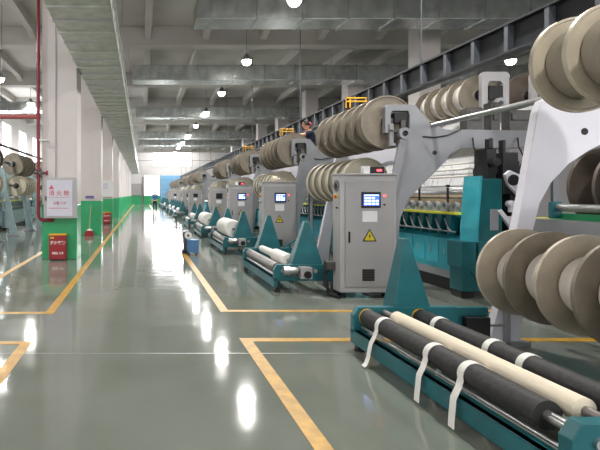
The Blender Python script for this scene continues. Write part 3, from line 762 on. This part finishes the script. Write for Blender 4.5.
# ------------------------------------------------------------------ blue cart with reel
r = thing('blue_cart', 'small blue winding box with white reel standing on the aisle edge', 'machine', (1.13, 12.3, 0))
obj('body', MB().box(.0, 0, .05, .27, .3, .36), M['blue'], r, bevel=.012)
obj('lid', MB().box(-.006, -.006, .35, .276, .306, .37), M['blue'], r, bevel=.005)
obj('back_column', MB().box(-.09, .32, .08, .06, .46, .56), M['darksteel'], r, bevel=.01)
for x in (.03, .22):
    for y in (.04, .24): obj('wheel', MB().cyl((x-.012, y, .03), (x+.012, y, .03), .03, seg=12), M['black'], r, smooth=True)
obj('column_foot', MB().box(-.12, .28, 0, .09, .5, .08), M['black'], r, bevel=.005)
a = obj('reel', MB().lathe([(-.04,.03),(-.04,.09),(.0,.09),(.0,.03)], (.03,.28,.46), 'y', 24, True), M['white'], r, smooth=True)
obj('reel_hub', MB().cyl((.03,.22,.46), (.03,.34,.46), .032, seg=12), M['darksteel'], a, smooth=True)

# small grey spool trolley near row
r = thing('spool_stand', 'thin dark stand with a flat top at the aisle edge, far down the row', 'stand', (1.55, 22.5, 0))
obj('top_bar', MB().box(-.5, -.04, .5, .3, .04, .54), M['darksteel'], r)
obj('post', MB().cyl((0,0,0), (0,0,.5), .03, seg=8).box(-.15,-.15,0,.15,.15,.03), M['darksteel'], r)

# ------------------------------------------------------------------ far wall fittings
r = thing('blue_door', 'tall pale blue door in the far wall', 'door', (2.7, YF-.1, 0))
obj('door_leaf', MB().box(0, 0, 0, 2.0, .06, 4.2), M['bluedoor'], r, bevel=.01)
obj('door_leaf', MB().box(2.04, 0, 0, 4.0, .06, 4.2), M['bluedoor'], r, bevel=.01)
m = MB()
for i in range(1, 6): m.box(.0, -.01, i*.7, 4.0, 0, i*.7+.03)
obj('door_ribs', m, M['blue'], r)
r = thing('daylit_opening', 'overexposed white daylit opening above the green wall', 'window', (.35, YF-.06, 1.3))
obj('pane', MB().box(0, 0, 0, 2.2, .04, 2.9), M['windowleft'], r)
obj('pane_frame', MB().box(-.08,-.02,-.05,0,.05,2.95).box(2.2,-.02,-.05,2.28,.05,2.95).box(-.08,-.02,2.9,2.28,.05,2.97), M['winframe'], r)
tag(obj('drain_pipe', MB().cyl((.1, YF-.15, 0), (.1, YF-.15, 4.0), .12, seg=12), M['rollgrey'], smooth=True), 'dark vertical pipe on the far wall left of the white opening', 'pipe')
r = thing('wall_cabinet', 'grey electrical cabinet hung on the far wall', 'cabinet', (-1.5, YF-.35, 1.3))
obj('case', MB().box(0, 0, 0, 1.4, .33, 1.7), M['cab'], r, bevel=.02)
obj('door', MB().box(.05, -.02, .05, .68, 0, 1.65), M['cab'], r, bevel=.01); obj('door', MB().box(.72, -.02, .05, 1.35, 0, 1.65), M['cab'], r, bevel=.01)
m = MB()
for i in range(12): m.box(-2+i*1.3, YF-.03, 4.35, -1.96+i*1.3, YF, 5.5)
m.box(-2.6, YF-.04, 5.45, 14, YF, 5.5)
tag(obj('wall_panelling', m, M['winframe']), 'row of pale panel seams below the far windows', 'panelling')
tag(obj('hanging_cable', MB().cyl((-1.2, 66, 5.9), (12, 66, 5.9), .03, seg=6).cyl((-1.2,66,5.9),(-1.2,66,7.7),.03,seg=6).cyl((12,66,5.9),(12,66,7.7),.03,seg=6), M['darksteel']), 'thin cable strung across the hall before the far wall', 'cable')

# ------------------------------------------------------------------ people
def skinned(name, chains, mt, parent, sub=2, mark=0):
    """chains: list of lists of (x,y,z,rx[,ry]); a chain may start with an int = index of existing vertex"""
    vs = []; es = []; rad = []
    for ch in chains:
        last = None
        for q in ch:
            if isinstance(q, int): last = q; continue
            vs.append(q[:3]); rad.append((q[3], q[4] if len(q) > 4 else q[3])); i = len(vs)-1
            if last is not None: es.append((last, i))
            last = i
    me = bpy.data.meshes.new(name); me.from_pydata(vs, es, []); me.materials.append(mt)
    o = bpy.data.objects.new(name, me); C.objects.link(o); o.parent = parent
    sk = o.modifiers.new('skin', 'SKIN'); sk.use_smooth_shade = True
    d = me.skin_vertices[0].data
    # roots: first vertex of every island
    seen = set(); adj = {i: [] for i in range(len(vs))}
    for a, b in es: adj[a].append(b); adj[b].append(a)
    for i in range(len(vs)):
        d[i].radius = rad[i]; d[i].use_root = False
    for i in range(len(vs)):
        if i in seen: continue
        d[i].use_root = True; st = [i]
        while st:
            j = st.pop()
            if j in seen: continue
            seen.add(j); st += adj[j]
    ss = o.modifiers.new('sub', 'SUBSURF'); ss.levels = sub; ss.render_levels = sub
    return o
def fingers(chains, wrist, d, side, s=1.0):
    """fingers as short chains from the palm. d: hand direction, side: lateral unit"""
    w = Vector(wrist); d = Vector(d).normalized(); side = Vector(side).normalized(); nrm = d.cross(side)
    for k, (off, L_) in enumerate(((-.03, .065), (-.01, .078), (.01, .072), (.03, .056))):
        b = w + d*.075 + side*off
        chains.append([tuple(b)+(.010,), tuple(b+d*L_*.5+nrm*.008)+(.009,), tuple(b+d*L_*.85+nrm*.03)+(.0075,)])
    b = w + d*.03 - side*.03
    chains.append([tuple(b)+(.012,), tuple(b+d*.03-side*.025)+(.010,), tuple(b+d*.062-side*.03+nrm*.01)+(.008,)])

def person_walk(loc, rz):
    r = thing('person', 'person in blue shirt and dark trousers walking away in the aisle', 'person', loc, rz)
    # facing +y (away from camera)
    body = [[(0,0,.98,.12,.09),(0,0,1.12,.115,.085),(0,.01,1.28,.14,.095),(0,0,1.42,.13,.085),(0,0,1.50,.055),(0,.01,1.57,.052)],
            [3,(.17,0,1.43,.055),(.23,-.02,1.18,.042),(.24,.07,.96,.034),(.24,.11,.89,.036,.02),(.24,.13,.83,.032,.016)],
            [3,(-.17,0,1.43,.055),(-.23,-.03,1.18,.042),(-.24,-.02,.95,.034),(-.24,.0,.88,.036,.02),(-.24,.01,.82,.032,.016)],
            [0,(.09,0,.92,.09),(.10,.09,.52,.062),(.10,.04,.12,.042),(.10,.05,.06,.04),(.10,.17,.03,.03)],
            [0,(-.09,0,.92,.09),(-.10,-.02,.52,.062),(-.10,-.2,.14,.042),(-.10,-.2,.07,.04),(-.10,-.1,.03,.03)]]
    fingers(body, (.24,.11,.90), (0,.15,-1), (1,0,0)); fingers(body, (-.24,0,.89), (0,.1,-1), (-1,0,0))
    b = skinned('body', body, M['skin'], r)
    h = head(r, (0, .01, 1.66), 0)
    skinned('shirt', [[(0,0,.94,.15,.11),(0,0,1.1,.14,.105),(0,.01,1.27,.165,.115),(0,0,1.41,.15,.1),(0,0,1.48,.07)],
                      [3,(.18,0,1.41,.07),(.235,-.02,1.2,.06),(.24,.02,1.08,.052)],[3,(-.18,0,1.41,.07),(-.235,-.03,1.2,.06),(-.24,-.02,1.08,.052)]], M['blueshirt'], r)
    skinned('trousers', [[(0,0,.98,.145,.105),(0,0,.9,.145,.11)],[1,(.095,.01,.82,.10),(.10,.09,.52,.08),(.10,.04,.1,.062)],[1,(-.095,0,.82,.10),(-.10,-.02,.52,.08),(-.10,-.2,.13,.062)]], M['trouser'], r)
    skinned('shoe', [[(.10,-.0,.045,.045),(.10,.1,.04,.045),(.10,.2,.03,.035)]], M['black'], r)
    skinned('shoe', [[(-.10,-.26,.06,.045),(-.10,-.16,.045,.045),(-.10,-.07,.03,.03)]], M['black'], r)
    return r
def head(r, c, ry, hairmat='hair'):
    # head faces +y in local frame rotated ry about z; one lathe-like ellipsoid with jaw, nose, ears
    import bmesh
    bm = bmesh.new(); bmesh.ops.create_icosphere(bm, subdivisions=4, radius=1)
    for v in bm.verts:
        x, y, z = v.co
        w = .076*(1 - .22*max(0, -z)); d = .098
        zz = .12*z
        if z < 0 and y > 0: y = y*(1-.08*(-z))
        px, py, pz = x*w, y*d, zz
        # nose
        q = math.exp(-((x/.16)**2)) * math.exp(-(((z+.1)/.2)**2)) * (1 if y > .4 else 0); py += .022*q
        # eye sockets
        for sx in (-.38, .38):
            e = math.exp(-(((x-sx)/.16)**2) - (((z-.05)/.12)**2)) * (1 if y > .4 else 0); py -= .010*e
        m_ = math.exp(-((x/.3)**2) - (((z+.5)/.05)**2)) * (1 if y > .3 else 0); py -= .006*m_
        # ears
        ea = math.exp(-((y/.16)**2) - (((z+.02)/.22)**2)) * (1 if abs(x) > .8 else 0); px += math.copysign(.014*ea, x)
        v.co = (px, py, pz)
    me = bpy.data.meshes.new('head'); bm.to_mesh(me); bm.free(); me.materials.append(M['skin'])
    me.polygons.foreach_set('use_smooth', [True]*len(me.polygons))
    o = bpy.data.objects.new('head', me); C.objects.link(o); o.parent = r; o.location = c; o.rotation_euler = (0, 0, ry)
    eyes = MB()
    for sx in (-1, 1): eyes.lathe([(0,.001),(.004,.008),(.006,.001)], (sx*.028, .083, .006), 'y', 12)
    obj('eyes', eyes, M['black'], o, smooth=True)
    bm = bmesh.new(); bmesh.ops.create_icosphere(bm, subdivisions=4, radius=1)
    dele = [v for v in bm.verts if (v.co.z < -.35) or (v.co.y > .35 and v.co.z < .5)]
    bmesh.ops.delete(bm, geom=dele, context='VERTS')
    for v in bm.verts: v.co = (v.co.x*.083, v.co.y*.107-.002, v.co.z*.128+.004)
    me = bpy.data.meshes.new('hair'); bm.to_mesh(me); bm.free(); me.materials.append(M['hair'])
    me.polygons.foreach_set('use_smooth', [True]*len(me.polygons))
    hh = bpy.data.objects.new('hair', me); C.objects.link(hh); hh.parent = o
    s = hh.modifiers.new('solid', 'SOLIDIFY'); s.thickness = .008
    return o
person_walk((1.08, 41.7, 0), 0)

def person_up(loc):
    r = thing('person', 'person in navy top reaching along a raised reel from a platform', 'person', loc)
    # faces -x, leaning a little; arm reaching to -x
    body = [[(0,0,.95,.10,.12),(-.01,0,1.08,.09,.115),(-.04,0,1.24,.1,.14),(-.07,0,1.37,.09,.13),(-.1,0,1.45,.055),(-.12,0,1.52,.05)],
            [3,(-.08,-.17,1.37,.055),(-.30,-.16,1.30,.042),(-.52,-.12,1.28,.033),(-.60,-.11,1.275,.02,.036),(-.65,-.11,1.27,.016,.032)],
            [3,(-.06,.17,1.37,.055),(-.2,.2,1.18,.042),(-.42,.16,1.2,.033),(-.5,.15,1.21,.02,.036),(-.55,.15,1.21,.016,.032)],
            [0,(0,-.09,.88,.088),(-.04,-.10,.5,.062),(.02,-.1,.1,.042),(.02,-.1,.05,.04),(-.1,-.1,.03,.03)],
            [0,(0,.09,.88,.088),(-.02,.10,.5,.062),(.05,.1,.1,.042),(.05,.1,.05,.04),(-.07,.1,.03,.03)]]
    fingers(body, (-.58,-.11,1.275), (-1,0,-.1), (0,-1,0)); fingers(body, (-.48,.15,1.21), (-1,0,0), (0,1,0))
    skinned('body', body, M['skin'], r)
    hd = head(r, (-.14, 0, 1.59), PI/2-.8)
    skinned('shirt', [[(0,0,.9,.12,.15),(-.01,0,1.07,.115,.145),(-.04,0,1.23,.12,.165),(-.07,0,1.36,.105,.15),(-.09,0,1.43,.07)],
                      [3,(-.08,-.18,1.36,.07),(-.22,-.17,1.325,.058)],[3,(-.06,.18,1.36,.07),(-.13,.19,1.26,.058)]], M['navy'], r)
    skinned('trousers', [[(0,0,.95,.115,.14),(0,0,.87,.115,.145)],[1,(0,-.09,.8,.098),(-.04,-.10,.5,.08),(.02,-.1,.09,.06)],[1,(0,.09,.8,.098),(-.02,.10,.5,.08),(.05,.1,.09,.06)]], M['trouser'], r)
    skinned('shoe', [[(.05,-.1,.045,.045),(-.05,-.1,.04,.042),(-.14,-.1,.03,.033)]], M['black'], r)
    skinned('shoe', [[(.08,.1,.045,.045),(-.02,.1,.04,.042),(-.11,.1,.03,.033)]], M['black'], r)
    cap = MB().lathe([(-.03,.098),(.0,.10),(.012,.098)], (0,0,0), 'z', 24)
    c = obj('cap', MB().lathe([(0,.07),(.03,.065),(.05,.04),(.06,.01)], (0,0,0), 'z', 24), M['pinkcap'], r, smooth=True, loc=(-.05, .02, 1.60))
    c.rotation_euler = (0, math.radians(75), 0)
    return r
person_up((4.42, 13.05, 1.72))
r = thing('work_platform', 'raised grey work platform carrying the person in navy', 'platform', (4.25, 12.5, 0))
obj('deck', MB().box(0, 0, 1.67, .48, 1.6, 1.72), M['darksteel'], r)
for x in (.0, .42):
    for y in (.1, 1.5): obj('leg', MB().box(x, y, 0, x+.05, y+.05, 1.67), M['arm'], r)

# ------------------------------------------------------------------ camera, world, view
for o in list(C.objects):
    if o.parent is None and 'category' in o and not o.get('group'):
        b = o.name.split('.')[0]
        g = {'knitting_machine': 'knitting machines along the right of the aisle', 'control_cabinet': 'control cabinets along the right of the aisle',
             'cloth_winder': 'cloth winders along the right of the aisle', 'fabric_roll': 'fabric rolls on the winders', 'fabric_strap': 'white straps over the black rollers',
             'ceiling_duct': 'silver ducts across the ceiling', 'yellow_frame': 'yellow frames on the raised reels', 'counter_box': 'counters on the cabinets',
             'extinguisher_box': 'red extinguisher boxes by the pillars', 'pillar': 'white pillars with green bases', 'reel_bracket': 'hooked brackets of the back reels'}.get(b)
        if g: o['group'] = g
cam = bpy.data.cameras.new('camera'); co = bpy.data.objects.new('camera', cam); scene.collection.objects.link(co)
co.location = (0, 0, 1.5); co.rotation_euler = (PI/2, 0, 0)
cam.sensor_width = 36; cam.lens = 30; cam.shift_x = (300-142)/600; cam.shift_y = -(225-194)/600; cam.clip_end = 300; cam.clip_start = .05
scene.camera = co
wd = bpy.data.worlds.new('world'); scene.world = wd; wd.use_nodes = True
wd.node_tree.nodes['Background'].inputs[0].default_value = (.9, .95, 1, 1); wd.node_tree.nodes['Background'].inputs[1].default_value = 1.0
# daylight entering by the windows, and fill light added behind the camera
def area(name, loc, rot, sx, sy, e, col=(1,1,1)):
    ld = bpy.data.lights.new(name, 'AREA'); ld.shape = 'RECTANGLE'; ld.size = sx; ld.size_y = sy; ld.energy = e; ld.color = col
    l = bpy.data.objects.new(name, ld); C.objects.link(l); l.location = loc; l.rotation_euler = rot
    return l
area('daylight_far', (4.4, YF-.25, 6.5), (-PI/2, 0, 0), 5.4, 2.0, 2600)
area('fill_back', (6, YB+.2, 3.6), (PI/2, 0, 0), 26, 4.2, 380, (1,.99,.97))  # added fill from behind the camera for front-facing surfaces
for k in range(3):
    area('daylight_left', (XL+.1, 32+14*k, 3.9), (0, -PI/2, 0), 4.6, 9, 700, (.97,.98,1))
scene.view_settings.view_transform = 'Standard'; scene.view_settings.look = 'None'
scene.view_settings.exposure = 0.14; scene.view_settings.gamma = 1; scene.view_settings.use_curve_mapping = False
